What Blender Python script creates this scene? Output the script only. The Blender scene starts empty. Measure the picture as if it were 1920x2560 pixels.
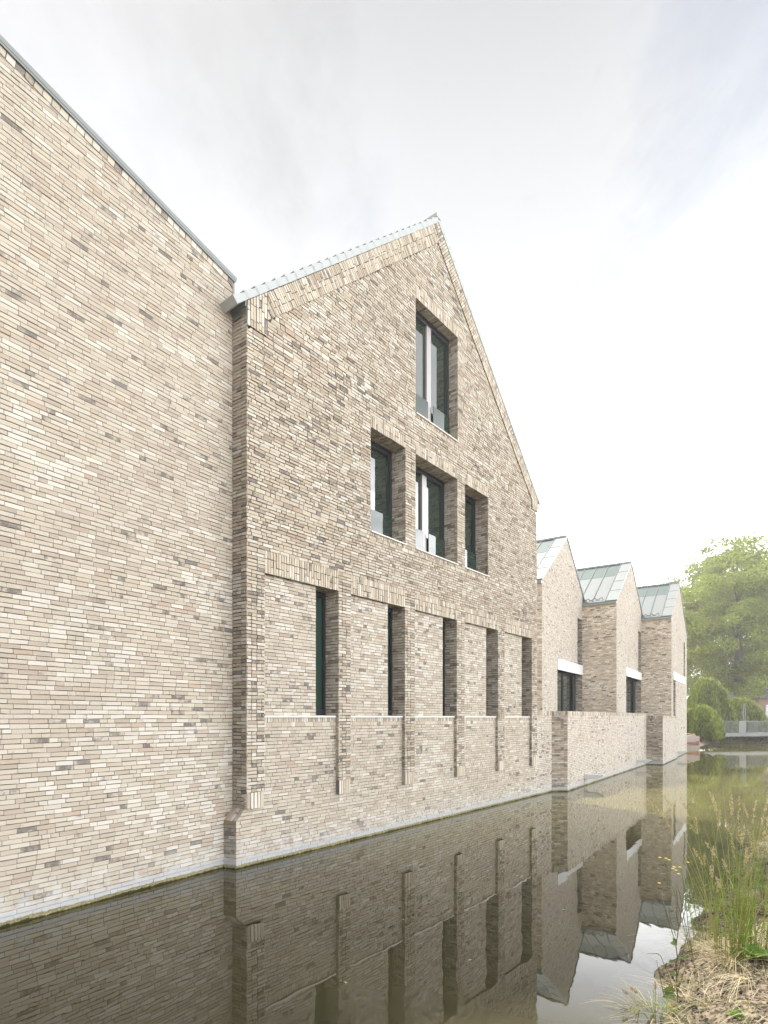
import bpy, math, random
import numpy as np
from mathutils import Vector
random.seed(7); rng = np.random.default_rng(11)
sc = bpy.context.scene
COL = sc.collection
V = lambda *a: np.array(a, float)
UP = V(0, 0, 1)

# ------------------------------------------------------------------ helpers
def lin(r, g, b):
    f = lambda c: ((c/255+.055)/1.055)**2.4 if c > 10 else c/255/12.92
    return (f(r), f(g), f(b))

class MB:
    """collects polygons, builds ONE mesh object"""
    def __init__(s): s.v = []; s.f = []; s.m = []; s.c = []
    def add(s, pts, faces, mi=0, col=(1, 1, 1, 0)):
        b = len(s.v); s.v.extend(tuple(map(float, p)) for p in pts)
        s.c.extend([col]*len(pts))
        for f in faces: s.f.append([b+i for i in f]); s.m.append(mi)
    def quad(s, a, b, c, d, mi=0, col=(1, 1, 1, 0)): s.add([a, b, c, d], [(0, 1, 2, 3)], mi, col)
    def box(s, O, u, v, n, U, Vv, N, mi=0, col=(1, 1, 1, 0)):
        """box spanning O + u*[U0,U1] + v*[V0,V1] + n*[N0,N1]"""
        p = [O+u*a+v*b+n*c for c in N for b in Vv for a in U]
        s.add(p, [(0, 2, 3, 1), (4, 5, 7, 6), (0, 1, 5, 4), (2, 6, 7, 3), (0, 4, 6, 2), (1, 3, 7, 5)], mi, col)
    def prism(s, poly, O, u, v, n, N, mi=0, col=(1, 1, 1, 0)):
        k = len(poly)
        p = [O+u*a+v*b+n*N[0] for a, b in poly]+[O+u*a+v*b+n*N[1] for a, b in poly]
        s.add(p, [tuple(range(k))[::-1], tuple(range(k, 2*k))]+[(i, (i+1) % k, k+(i+1) % k, k+i) for i in range(k)], mi, col)
    def tube(s, pts, rad, k=6, mi=0, col=(1, 1, 1, 0)):
        pts = [np.array(p, float) for p in pts]
        if not hasattr(rad, '__len__'): rad = [rad]*len(pts)
        vs = []; fs = []
        for i, p in enumerate(pts):
            d = pts[min(i+1, len(pts)-1)]-pts[max(i-1, 0)]; d = d/(np.linalg.norm(d)+1e-9)
            a = np.cross(d, V(.3, .2, 1) if abs(d[2]) < .95 else V(1, 0, 0)); a /= np.linalg.norm(a); b = np.cross(d, a)
            for j in range(k):
                t = 2*math.pi*j/k; vs.append(p+(a*math.cos(t)+b*math.sin(t))*rad[i])
        for i in range(len(pts)-1):
            for j in range(k): fs.append((i*k+j, i*k+(j+1) % k, (i+1)*k+(j+1) % k, (i+1)*k+j))
        fs.append(tuple(range(k))[::-1]); fs.append(tuple((len(pts)-1)*k+j for j in range(k)))
        s.add(vs, fs, mi, col)
    def build(s, name, mats, parent=None, smooth=False):
        me = bpy.data.meshes.new(name)
        nv = len(s.v); me.vertices.add(nv); me.vertices.foreach_set('co', np.array(s.v, np.float32).ravel())
        lens = np.array([len(f) for f in s.f], np.int32); tot = int(lens.sum())
        me.loops.add(tot); me.loops.foreach_set('vertex_index', np.fromiter((i for f in s.f for i in f), np.int32, tot))
        me.polygons.add(len(s.f)); st = np.zeros(len(s.f), np.int32); st[1:] = np.cumsum(lens)[:-1]
        me.polygons.foreach_set('loop_start', st)
        me.polygons.foreach_set('material_index', np.array(s.m, np.int32))
        me.polygons.foreach_set('use_smooth', np.full(len(s.f), bool(smooth)))
        for m in (mats if isinstance(mats, (list, tuple)) else [mats]): me.materials.append(m)
        at = me.color_attributes.new('Col', 'FLOAT_COLOR', 'POINT')
        at.data.foreach_set('color', np.array(s.c, np.float32).ravel())
        me.update(calc_edges=True); me.validate()
        return link(name, me, parent)
def mesh_np(name, verts, quads, cols, mat, parent=None, smooth=False):
    me = bpy.data.meshes.new(name); n = len(verts); q = len(quads)
    me.vertices.add(n); me.vertices.foreach_set('co', np.asarray(verts, np.float32).ravel())
    me.loops.add(q*4); me.loops.foreach_set('vertex_index', np.asarray(quads, np.int32).ravel())
    me.polygons.add(q); me.polygons.foreach_set('loop_start', np.arange(0, q*4, 4, dtype=np.int32))
    me.polygons.foreach_set('use_smooth', np.full(q, bool(smooth)))
    me.materials.append(mat)
    at = me.color_attributes.new('Col', 'FLOAT_COLOR', 'POINT'); at.data.foreach_set('color', np.asarray(cols, np.float32).ravel())
    me.update(calc_edges=True)
    return link(name, me, parent)
def link(name, me, parent):
    o = bpy.data.objects.new(name, me); COL.objects.link(o)
    if parent is not None:
        o.parent = parent
        p = parent
        t = Vector((0, 0, 0))
        while p is not None: t += p.location; p = p.parent
        o.matrix_parent_inverse.identity()
        if me is not None and t.length > 0: me.transform(__import__('mathutils').Matrix.Translation(-t))
    return o
def thing(name, loc, label, cat, group=None):
    o = bpy.data.objects.new(name, None); COL.objects.link(o); o.location = loc; o.empty_display_size = .3
    return tag(o, label, cat, group)
def tag(o, label=None, cat=None, group=None, kind=None):
    if label: o['label'] = label
    if cat: o['category'] = cat
    if group: o['group'] = group
    if kind: o['kind'] = kind
    return o

# ------------------------------------------------------------------ materials
def newmat(name):
    m = bpy.data.materials.new(name); m.use_nodes = True
    nt = m.node_tree; nt.nodes.clear()
    return m, nt
def N(nt, t, **kw):
    n = nt.nodes.new(t)
    for k, v in kw.items():
        if k in n.inputs: n.inputs[k].default_value = v
        else: setattr(n, k, v)
    return n
def mathn(nt, op, a, b=None, c=None, clamp=False):
    n = nt.nodes.new('ShaderNodeMath'); n.operation = op; n.use_clamp = clamp
    for i, x in enumerate((a, b, c)):
        if x is None: continue
        if isinstance(x, (int, float)): n.inputs[i].default_value = x
        else: nt.links.new(x, n.inputs[i])
    return n.outputs[0]
def mixc(nt, fac, a, b, typ='MIX'):
    n = nt.nodes.new('ShaderNodeMix'); n.data_type = 'RGBA'; n.blend_type = typ
    for i, x in ((0, fac), (6, a), (7, b)):
        if isinstance(x, (int, float)): n.inputs[i].default_value = x
        elif isinstance(x, tuple): n.inputs[i].default_value = (*x[:3], 1)
        else: nt.links.new(x, n.inputs[i])
    return n.outputs[2]
def smooth(nt, x, lo, hi):
    n = nt.nodes.new('ShaderNodeMapRange'); n.interpolation_type = 'SMOOTHSTEP'
    nt.links.new(x, n.inputs[0]); n.inputs[1].default_value = lo; n.inputs[2].default_value = hi
    return n.outputs[0]
def noise(nt, vec, scale, detail=3, rough=.55):
    n = N(nt, 'ShaderNodeTexNoise', Scale=scale, Detail=detail, Roughness=rough)
    nt.links.new(vec, n.inputs['Vector']); return n.outputs[0]
def finish(nt, base, rough=.9, height=None, bump=.2, dist=.01, spec=.3, metal=0, normal=None):
    p = N(nt, 'ShaderNodeBsdfPrincipled'); o = N(nt, 'ShaderNodeOutputMaterial')
    if isinstance(base, tuple): p.inputs['Base Color'].default_value = (*base[:3], 1)
    else: nt.links.new(base, p.inputs['Base Color'])
    if isinstance(rough, (int, float)): p.inputs['Roughness'].default_value = rough
    else: nt.links.new(rough, p.inputs['Roughness'])
    p.inputs['Specular IOR Level'].default_value = spec; p.inputs['Metallic'].default_value = metal
    if height is not None:
        b = N(nt, 'ShaderNodeBump', Strength=bump, Distance=dist); nt.links.new(height, b.inputs['Height'])
        nt.links.new(b.outputs[0], p.inputs['Normal'])
    nt.links.new(p.outputs[0], o.inputs[0]); return p

def brick_mat(name, mortar=False, mcol=(.36, .33, .28), stain=True):
    m, nt = newmat(name)
    pos = N(nt, 'ShaderNodeNewGeometry').outputs['Position']
    a = N(nt, 'ShaderNodeAttribute', attribute_name='Col')
    n1 = noise(nt, pos, 9, 4); n2 = noise(nt, pos, 45, 4, .65); n3 = noise(nt, pos, 1.1, 3)
    lg = noise(nt, pos, .33, 3); vm_ = N(nt, 'ShaderNodeMapping'); vm_.inputs['Scale'].default_value = (1, 1, .07); nt.links.new(pos, vm_.inputs[0])
    st = noise(nt, vm_.outputs[0], 3.2, 4, .6)
    if mortar: c = mixc(nt, smooth(nt, n3, .35, .7), mcol, tuple(x*.8 for x in mcol))
    else:
        burn = mathn(nt, 'ADD', a.outputs['Alpha'], mathn(nt, 'MULTIPLY', mathn(nt, 'SUBTRACT', n1, .5), 2.2))
        dark = mixc(nt, smooth(nt, n2, .35, .65), (.062, .064, .070), (.145, .122, .108))
        c = mixc(nt, mathn(nt, 'MULTIPLY', smooth(nt, burn, .3, .95), .8), a.outputs['Color'], dark)
    k = mathn(nt, 'ADD', mathn(nt, 'MULTIPLY', n2, .45), .775)
    k = mathn(nt, 'MULTIPLY', k, mathn(nt, 'ADD', mathn(nt, 'ADD', mathn(nt, 'MULTIPLY', lg, .34), mathn(nt, 'MULTIPLY', st, .26)), .70))
    c = mixc(nt, 1.0, c, mixc(nt, k, (0, 0, 0), (1, 1, 1)), 'MULTIPLY')
    # limewash, moss line and wet dark foot just above the water
    if stain:
        z = N(nt, 'ShaderNodeSeparateXYZ'); nt.links.new(pos, z.inputs[0]); z = z.outputs[2]
        w = mathn(nt, 'MULTIPLY', mathn(nt, 'SUBTRACT', n3, .5), .5)
        w2 = mathn(nt, 'ADD', mathn(nt, 'MULTIPLY', mathn(nt, 'SUBTRACT', noise(nt, pos, 22, 4), .5), .055), mathn(nt, 'MULTIPLY', mathn(nt, 'SUBTRACT', noise(nt, pos, 2.3, 3), .5), .06))
        eff = mathn(nt, 'MULTIPLY', smooth(nt, mathn(nt, 'ADD', z, w), .55, .12), smooth(nt, n1, .42, .66))
        c = mixc(nt, mathn(nt, 'MULTIPLY', eff, .75), c, (.46, .46, .455))
        c = mixc(nt, mathn(nt, 'MULTIPLY', smooth(nt, mathn(nt, 'ADD', z, w2), .165, .12), .85), c, (.37, .375, .385))
        c = mixc(nt, smooth(nt, mathn(nt, 'ADD', z, w2), .062, .045), c, mixc(nt, smooth(nt, n2, .4, .6), (.16, .14, .065), (.29, .26, .15)))
        c = mixc(nt, smooth(nt, mathn(nt, 'ADD', z, w2), .022, .008), c, (.03, .028, .012))
    finish(nt, c, .92, n2, .5, .006, .15)
    return m
M_BR = brick_mat('weathered_brick')
M_MO_L = brick_mat('pale_mortar', True, (.30, .277, .243))
M_MO_D = brick_mat('raked_mortar', True, (.105, .094, .08))
def plain(name, col, rough=.6, spec=.4, metal=0, nscale=8, var=.15, bump=.1):
    m, nt = newmat(name); pos = N(nt, 'ShaderNodeNewGeometry').outputs['Position']
    n = noise(nt, pos, nscale, 5, .6); k = mathn(nt, 'ADD', mathn(nt, 'MULTIPLY', n, 2*var), 1-var)
    c = mixc(nt, 1.0, col, mixc(nt, k, (0, 0, 0), (1, 1, 1)), 'MULTIPLY')
    finish(nt, c, rough, n, bump, .01, spec, metal); return m
M_WALLBACK = plain('plain_brickwork', (.36, .32, .27), .95, .1)
M_COPING = plain('patinated_zinc', (.19, .205, .20), .45, .5, .5, 3, .12)
M_TILE = plain('glazed_tile', (.33, .352, .348), .4, .5, 0, 6, .12)
M_ZINC = plain('light_zinc', (.205, .225, .225), .5, .4, .15, 2.5, .14)
M_TEAL = plain('teal_zinc', (.105, .14, .137), .55, .3, .1, 3, .12)
M_SEAM = plain('zinc_seam', (.25, .27, .268), .45, .5, .2, 3, .1)
M_FRAME = plain('anthracite_metal', (.018, .022, .028), .45, .4, 0, 10, .1)
M_ALU = plain('pale_aluminium', (.30, .285, .28), .4, .5, .3, 5, .08)
M_SILL = plain('cast_stone_sill', (.62, .58, .54), .75, .3, 0, 20, .12)
M_LINTEL = plain('white_concrete', (.60, .61, .61), .8, .3, 0, 5, .06)
M_CONC = plain('old_concrete', (.36, .31, .28), .95, .1, 0, 4, .3, .4)
M_RED = plain('red_painted_steel', (.26, .085, .06), .6, .3, 0, 6, .3)
M_STEEL = plain('galvanised_steel', (.17, .185, .185), .55, .4, .2, 6, .1)
M_GREYPANEL = plain('grey_sheet', (.2, .2, .195), .6, .3, 0, 4, .06)
M_BARK = plain('grey_bark', (.15, .125, .10), .95, .1, 0, 5, .4, .8)
M_RUST = plain('rusty_stone', (.33, .22, .13), .9, .2, 0, 8, .4, .5)
def glass(name, col, rough=.015, ior=2.25):
    m, nt = newmat(name); p = finish(nt, col, rough, spec=.5); p.inputs['IOR'].default_value = ior
    return m
M_GLASS = glass('dark_window_glass', (.012, .024, .018))
M_GUARD = glass('guard_glass', (.016, .03, .024), .02, 1.6)
M_GREENGLASS = glass('green_slit_glass', (.02, .05, .038), .04, 1.7)

def leaf_mat(name, trans=.45, rough=.55):
    m, nt = newmat(name); a = N(nt, 'ShaderNodeAttribute', attribute_name='Col')
    d = N(nt, 'ShaderNodeBsdfPrincipled'); d.inputs['Roughness'].default_value = rough; d.inputs['Specular IOR Level'].default_value = .25
    t = N(nt, 'ShaderNodeBsdfTranslucent'); x = N(nt, 'ShaderNodeMixShader', Fac=trans); o = N(nt, 'ShaderNodeOutputMaterial')
    nt.links.new(a.outputs['Color'], d.inputs['Base Color'])
    nt.links.new(mixc(nt, .5, a.outputs['Color'], (.42, .48, .07)), t.inputs['Color'])
    nt.links.new(d.outputs[0], x.inputs[1]); nt.links.new(t.outputs[0], x.inputs[2]); nt.links.new(x.outputs[0], o.inputs[0]); return m
M_LEAF = leaf_mat('foliage', .42); M_GRASS = leaf_mat('grass_blade', .35, .6)
M_DRY = leaf_mat('dry_straw', .25, .8); M_CHIP = leaf_mat('bark_chip', 0, .9); M_PETAL = leaf_mat('petal', .3, .6)

# ------------------------------------------------------------------ brickwork
PAL_L = [((214, 205, 190), 30), ((209, 199, 183), 28), ((218, 210, 197), 14), ((204, 192, 177), 18), ((198, 185, 171), 8), ((203, 185, 167), 2)]
PAL_M = [((213, 203, 187), 30), ((204, 192, 174), 28), ((219, 211, 197), 16), ((191, 178, 161), 14), ((176, 163, 148), 7), ((195, 175, 156), 2)]
PAL_F = [((225, 216, 204), 30), ((218, 208, 195), 28), ((230, 223, 213), 14), ((211, 199, 186), 12)]
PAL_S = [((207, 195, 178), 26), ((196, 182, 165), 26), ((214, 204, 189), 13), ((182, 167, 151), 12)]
PAL_B = [((215, 205, 188), 26), ((205, 193, 175), 26), ((222, 214, 200), 12), ((191, 178, 160), 12)]
WHITE = lin(228, 222, 212)
def interval(poly, t):
    xs = []
    k = len(poly)
    for i in range(k):
        (a, b), (c, d) = poly[i], poly[(i+1) % k]
        if (b-t)*(d-t) <= 0 and abs(d-b) > 1e-9: xs.append(a+(c-a)*(t-b)/(d-b))
    return (min(xs), max(xs)) if len(xs) >= 2 else None
def lay(mb, O, u, v, n, poly, holes=(), course=.057, L=.21, Hd=.10, pal=PAL_L, dark=.07, j=.010, rec=.006, jit=.0028, proud=.003, headers=.35, mslot=1, seed=None, flush=True, scale=.605, white=.34):
    """lay individual bricks on the plane O+u*s+v*t inside a convex polygon minus rectangular holes"""
    R = random.Random(seed if seed is not None else random.random())
    ts = [p[1] for p in poly]; t0 = min(ts); tmax = max(ts); tb = t0
    course = (tmax-t0)/max(1, round((tmax-t0)/course))
    cols = [lin(*c) for c, w in pal]; ws = [w for c, w in pal]
    cut = sorted({h[2] for h in holes} | {h[3] for h in holes})
    r = 0; clus = [(R.uniform(min(p[0] for p in poly), max(p[0] for p in poly)), R.uniform(t0, tmax), R.uniform(.2, .75)) for _ in range(int((tmax-t0)*2.2)+1)]
    wcl = [(R.uniform(min(p[0] for p in poly), max(p[0] for p in poly)), R.uniform(t0, tmax), R.uniform(.4, 1.5)) for _ in range(int((tmax-t0)*1.2)+1)]
    while t0 < tmax-.012:
        t1 = t0+course
        for c in cut:
            if t0+.033 < c < t1+.033: t1 = c
        t1 = min(t1, tmax)
        a, b = interval(poly, min(t0+j/2, tmax-1e-4)), interval(poly, max(t1-j/2, t0+1e-4)); t0n = t1
        if a and b:
            lo, hi = min(a[0], b[0]), max(a[1], b[1])
            segs = [(lo, hi)]; tm = (t0+t1)/2
            for h in holes:
                if h[2]-1e-6 < tm < h[3]+1e-6:
                    ns = []
                    for x, y in segs:
                        if h[1] <= x or h[0] >= y: ns.append((x, y)); continue
                        if h[0] > x: ns.append((x, h[0]))
                        if h[1] < y: ns.append((h[1], y))
                    segs = ns
            for x, y in segs:
                if y-x < .012: continue
                xa, ya = (max(x, a[0]), min(y, a[1])); xb, yb = (max(x, b[0]), min(y, b[1]))
                if ya-xa < .003 or yb-xb < .003: continue
                mb.quad(O+u*xa+v*t0-n*rec, O+u*ya+v*t0-n*rec, O+u*yb+v*t1-n*rec, O+u*xb+v*t1-n*rec, 2 if flush else mslot)
                if flush and t1-t0 > .03:
                    fr = n*(-.0028); f0, f1 = t0+j*.55, t1-j*.4
                    mb.quad(O+u*(xa+.002)+v*f0+fr, O+u*(ya-.002)+v*f0+fr, O+u*(yb-.002)+v*f1+fr, O+u*(xb+.002)+v*f1+fr, mslot)
                s = x - (R.choice((0, .11)) if y-x > .4 else 0) - (R.uniform(0, .1) if y-x > .6 else 0)
                while s < y-.004:
                    ln = (Hd if R.random() < headers else L)
                    e = s+ln
                    if y-e < .055: e = y+j
                    s0, s1 = max(s, x), min(e, y+j)-(j*.75 if flush else j)
                    if s1-s0 > .012:
                        p00 = max(s0, xa); p10 = min(s1, ya); p11 = min(s1, yb); p01 = max(s0, xb)
                        if p10-p00 > .004 and p11-p01 > .004:
                            q = R.uniform(0, 2*proud) if flush else R.uniform(-proud, proud); J = lambda: R.uniform(-jit, jit); P = lambda: q+R.uniform(-.0012, .0012)
                            z0, z1 = t0+j*.45, t1-j*.45
                            if z1-z0 > .012:
                                f = [(p00+J(), z0+J()*1.7), (p10+J(), z0+J()*1.7), (p11+J(), z1+J()), (p01+J(), z1+J())]
                                pts = [O+u*c+v*d+n*P() for c, d in f]+[O+u*c+v*d-n*(rec+.004) for c, d in f]
                                col = R.choices(cols, ws)[0]; g = R.uniform(.95, 1.05)*scale
                                burn = 0
                                wp_ = .05
                                for cx_, cz_, cr in wcl:
                                    if (s0-cx_)**2/cr**2+(t0-cz_)**2/(cr*.6)**2 < 1: wp_ = white; break
                                if R.random() < wp_: col = WHITE
                                dk = dark
                                for cx_, cz_, cr in clus:
                                    if abs(s0-cx_) < cr*1.3 and abs(t0-cz_) < cr*.6: dk = dark*3.0; break
                                if R.random() < dk: burn = R.uniform(.1, .95)
                                mb.add(pts, [(0, 1, 2, 3), (0, 4, 5, 1), (1, 5, 6, 2), (2, 6, 7, 3), (3, 7, 4, 0)], 0, (col[0]*g*1.02, col[1]*g, col[2]*g*.97, burn))
                    s = e
        t0 = t0n; r += 1
BM = [M_BR, M_MO_L, M_MO_D]; BMD = [M_BR, M_MO_D, M_MO_D]
KW_M = dict(flush=False, scale=.59, white=.22, pal=PAL_M, dark=.09, rec=.016, jit=.0035, proud=.004, j=.0135)
KW_B = {**KW_M, 'pal': PAL_B, 'dark': .03, 'scale': .62, 'white': .1, 'rec': .016}
def v3(p, z=0): return V(p[0], p[1], z)
def frame2(P, Q):
    u = V(Q[0]-P[0], Q[1]-P[1], 0); u /= np.linalg.norm(u); return u, V(u[1], -u[0], 0)

# ================================================================== MAIN GABLED HOUSE
uM = V(.63467, .77278, 0); nM = V(.77278, -.63467, 0)
M0 = V(-2.1397, 8.9207, 0)           # front plane of pilasters and gable
A0 = M0-nM*.08                       # plane of the wall below and of the panels
W, EAV, APX = 10.58, 8.86, 13.60; MID = W/2
house = thing('gabled_house', (M0[0], M0[1], 0), 'tall gabled brick house with nine recessed windows standing in the water', 'house')
PIL = [(0, .357), (2.06, 2.39), (4.07, 4.42), (6.11, 6.46), (8.16, 8.52), (10.23, 10.58)]
OPN = [(PIL[i][1], PIL[i+1][0]) for i in range(5)]
LZ, LT, SILL = 4.68, 5.04, 2.365
UPW = [(2.96, 4.09, 6.0, 8.05, .37, False), (4.447, 6.133, 6.0, 8.05, .37, True), (6.479, 7.612, 6.0, 8.05, .37, False), (4.447, 6.15, 8.93, 11.44, .25, True)]
rake_k = (13.14-8.40)/MID
holes = [(a, b, 4.6, LT) for a, b in OPN] + [(a, b, c, d+.235) for a, b, c, d, e, g in UPW]
holes += [(a+.0, b, c-.075, c) for a, b, c, d, e, g in UPW]
holes += [(-.1, .39, 8.48, 9.6), (W-.39, W+.1, 8.48, 9.6)]
mb = MB()
lay(mb, M0, uM, UP, nM, [(0, LZ), (W, LZ), (W, 8.40), (MID, 13.14), (0, 8.40)], holes, seed=1, **KW_M)
for a, b, c, d, e, g in UPW:   # rowlock course below each upper sill
    lay(mb, M0, UP, uM, nM, [(c-.075, a), (c-.012, a), (c-.012, b), (c-.075, b)], L=.09, headers=0, seed=3, **KW_M)
mb.build('gable_wall', BMD, house)
# soldier bands that follow the two rakes, with the upright block at each eave
mb = MB()
for sgn in (1, -1):
    O = M0+uM*(0 if sgn > 0 else W)+nM*.022; ux = uM*sgn
    lay(mb, O, UP, ux, nM, [(8.48, 0), (8.48, .39), (9.20, .39), (8.85, 0)], L=.24, Hd=.12, seed=5, **KW_B)
    th = math.atan(rake_k); r = ux*math.cos(th)+UP*math.sin(th); q = -ux*math.sin(th)+UP*math.cos(th)
    pts = [(.395, 8.75), (.395, 9.20), (MID, APX), (MID, 13.14)]
    loc = [(-a*math.sin(th)+b*math.cos(th), a*math.cos(th)+b*math.sin(th)) for a, b in pts]
    lay(mb, O, q, r, nM, loc, L=.2, Hd=.12, seed=6, **KW_B)
    # underside of the projecting band
    for (a0, z0), (a1, z1) in (((.0, 8.48), (.39, 8.48)), ((.39, 8.48), (.39, 8.75)), ((.39, 8.75), (MID, 13.14))):
        p, s_ = O+ux*a0+UP*z0, O+ux*a1+UP*z1
        mb.quad(p, s_, s_-nM*.05, p-nM*.05, 1)
mb.build('rake_band', BMD, house)
# pilasters with soldier feet
for i, (a, b) in enumerate(PIL):
    mb = MB(); zb = .94 if i else .92
    lay(mb, M0, uM, UP, nM, [(a, zb+.25), (b, zb+.25), (b, LZ), (a, LZ)], seed=20+i, headers=.75, **KW_M)
    for s_, sg in ((a, -1), (b, 1)):
        if i == 0 and sg < 0: continue
        lay(mb, M0+uM*s_, -nM, UP, uM*sg, [(0, zb+.25), (.08, zb+.25), (.08, SILL), (0, SILL)], seed=30+i, **KW_M)
    mb.build('pilaster', BMD, house)
    mb = MB()
    lay(mb, M0+nM*.012, UP, uM, nM, [(zb, a), (zb+.25, a), (zb+.25, b-.03), (zb, b-.03)], L=.3, headers=0, seed=40+i, course=.062, **{**KW_B, 'scale': .66})
    lay(mb, M0+uM*a+nM*.012, UP, -nM, -uM, [(zb, 0), (zb+.25, 0), (zb+.25, .09), (zb, .09)], L=.3, headers=0, course=.1, seed=41+i, **KW_M)
    mb.box(M0, uM, UP, nM, (a+.01, b-.04), (zb+.01, zb+.25), (-.085, -.004), 1)
    mb.build('pilaster_foot', BMD, house)
# lintels (soldier courses) over the five bays and the four upper windows
def lintel(a, b, z0, z1, depth, seed):
    mb = MB()
    lay(mb, M0+nM*.002, UP, uM, nM, [(z0, a), (z1, a), (z1, b), (z0, b)], L=.24 if z1-z0 > .3 else .4, Hd=.12, headers=.4, seed=seed, **KW_B)
    lay(mb, M0+UP*z0, nM*-1, uM, -UP, [(0, a), (depth, a), (depth, b), (0, b)], L=.22, headers=.3, seed=seed+1, **KW_M)
    mb.build('lintel', BMD, house)
for i, (a, b) in enumerate(OPN): lintel(a, b, LZ, LT, .37, 60+i)
for i, (a, b, c, d, e, g) in enumerate(UPW): lintel(a, b, d, d+.235, e-.03, 70+i)
# windows
def win_frame(name, P0, u, n, a, b, z0, z1, dep, parent, fw=.055, top=.07, mull=None, mullw=.15, guard=None, gmat=M_GLASS, bot=.07):
    w = MB(); D = -dep
    w.box(P0, u, UP, n, (a, a+fw), (z0, z1), (D-.08, D)); w.box(P0, u, UP, n, (b-fw, b), (z0, z1), (D-.08, D))
    w.box(P0, u, UP, n, (a+fw, b-fw), (z1-top, z1), (D-.06, D-.003)); w.box(P0, u, UP, n, (a+fw, b-fw), (z0, z0+bot), (D-.06, D-.003))
    for m_ in (mull or []): w.box(P0, u, UP, n, (m_-.02, m_+.02), (z0+bot, z1-top), (D-.055, D-.006))
    root = w.build(name, M_FRAME, parent)
    g = MB(); xs = [a+fw]+list(mull or [])+[b-fw]
    for i in range(len(xs)-1):
        g = MB(); g.box(P0, u, UP, n, (xs[i]+(.02 if i else 0), xs[i+1]-(.02 if i < len(xs)-2 else 0)), (z0+bot, z1-top), (D-.072, D-.055)); g.build('pane', gmat, root)
    return root
for i, (a, b, c, d, e, g) in enumerate(UPW):
    for s_, sg in ((a, 1), (b, -1)):
        mb = MB(); lay(mb, M0+uM*s_, -nM, UP, uM*sg, [(0, c), (e+.05, c), (e+.05, d), (0, d)], seed=80+i, headers=.45, **KW_M)
        mb.build('window_reveal', BMD, house)
    if g: mid = a+(b-a)*.5
    wn = win_frame('window', M0, uM, nM, a, b, c+.012, d, e, house, fw=.065, top=.10, mull=[mid] if g else None, bot=.04)
    k = MB()
    if g:
        k.box(M0, uM, UP, nM, (mid-.085, mid+.085), (c+.03, d-.1), (-e-.05, -e+.004)); k.build('mullion', M_ALU, wn)
    for x0, x1 in ([(a+.02, mid-.10), (mid+.10, b-.07)] if g else [(a+.02, b-.07)]):
        k = MB(); k.box(M0, uM, UP, nM, (x0, x1), (c+.05, c+.62), (-e+.045, -e+.057)); k.build('glass_guard', M_GUARD, wn)
    k = MB(); k.box(M0, uM, UP, nM, (a+.003, b-.003), (c-.012, c+.012), (-e+.03, .035)); k.build('window_sill', M_SILL, house)
PW = 1.2
for i, (a, b) in enumerate(OPN):
    pe = a+1.195
    mb = MB()
    lay(mb, A0, uM, UP, nM, [(a, SILL+.02), (pe, SILL+.02), (pe, LZ), (a, LZ)], seed=90+i, pal=PAL_L, dark=.05, rec=.010)
    lay(mb, A0+uM*pe, -nM, UP, uM, [(0, SILL+.02), (.25, SILL+.02), (.25, LZ), (0, LZ)], seed=91+i)
    mb.build('brick_panel', BM, house)
    mb = MB()
    lay(mb, M0+uM*b, -nM, UP, -uM, [(0, SILL+.02), (.37, SILL+.02), (.37, LZ), (0, LZ)], seed=100+i, headers=.45, **KW_M)
    mb.build('window_reveal', BMD, house); mb = MB()
    lay(mb, M0+uM*a, -nM, UP, uM, [(0, SILL+.02), (.08, SILL+.02), (.08, LZ), (0, LZ)], seed=101+i, **KW_M)
    mb.build('window_reveal', BMD, house)
    wn = win_frame('slit_window', M0, uM, nM, pe-.05, b, SILL+.025, LZ, .34, house, fw=.05, top=.09, gmat=M_GREENGLASS, bot=.12)
    k = MB(); k.box(M0, uM, UP, nM, (a+.003, b-.02), (SILL-.012, SILL+.02), (-.37, -.045)); k.build('window_sill', M_SILL, house)
# base wall standing in the water, with the sloped plinth end
mb = MB()
lay(mb, A0, uM, UP, nM, [(-.142, -.35), (10.6, -.35), (10.6, .74), (-.142, .74)], seed=110, dark=.065, rec=.010)
lay(mb, A0, uM, UP, nM, [(-.142, .74), (10.6, .74), (10.6, .92), (.012, .92)], seed=111, dark=.065, rec=.010)
hl = [(x0, x1, 2.275, SILL) for x0, x1 in OPN]
lay(mb, A0, uM, UP, nM, [(.012, .92), (10.6, .92), (10.6, SILL), (.012, SILL)], hl, seed=112, dark=.065, rec=.010)
for a, b in OPN:
    lay(mb, A0, UP, uM, nM, [(2.275, a), (SILL-.012, a), (SILL-.012, b), (2.275, b)], L=.12, headers=0, seed=113, pal=PAL_M, rec=.008)
LE = V(-2.5138, 8.9643, 0); RE = A0+uM*(-.142)
ue, ne = frame2(LE, RE); wl = np.linalg.norm((RE-LE)[:2])
lay(mb, LE, ue, UP, ne, [(0, -.35), (wl, -.35), (wl, .74), (0, .74)], seed=114, pal=PAL_S, dark=.3, scale=.42, rec=.008)  # wet end face; its shade is also put into the darker brick
LE2 = V(-2.4141, 9.1088, 0); RE2 = A0+uM*.012
p = [LE+UP*.74, RE+UP*.74, RE2+UP*.92, LE2+UP*.92]
sv = (p[3]-p[0]); sl = np.linalg.norm(sv); sv = sv/sl; nn = np.cross(ue, sv); nn /= np.linalg.norm(nn)
lay(mb, p[0], sv, ue, nn, [(0, 0), (sl, 0), (sl, wl), (0, wl)], L=.5, headers=0, seed=115, pal=PAL_S, course=.062)
mb.build('base_wall', BM, house)
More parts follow.
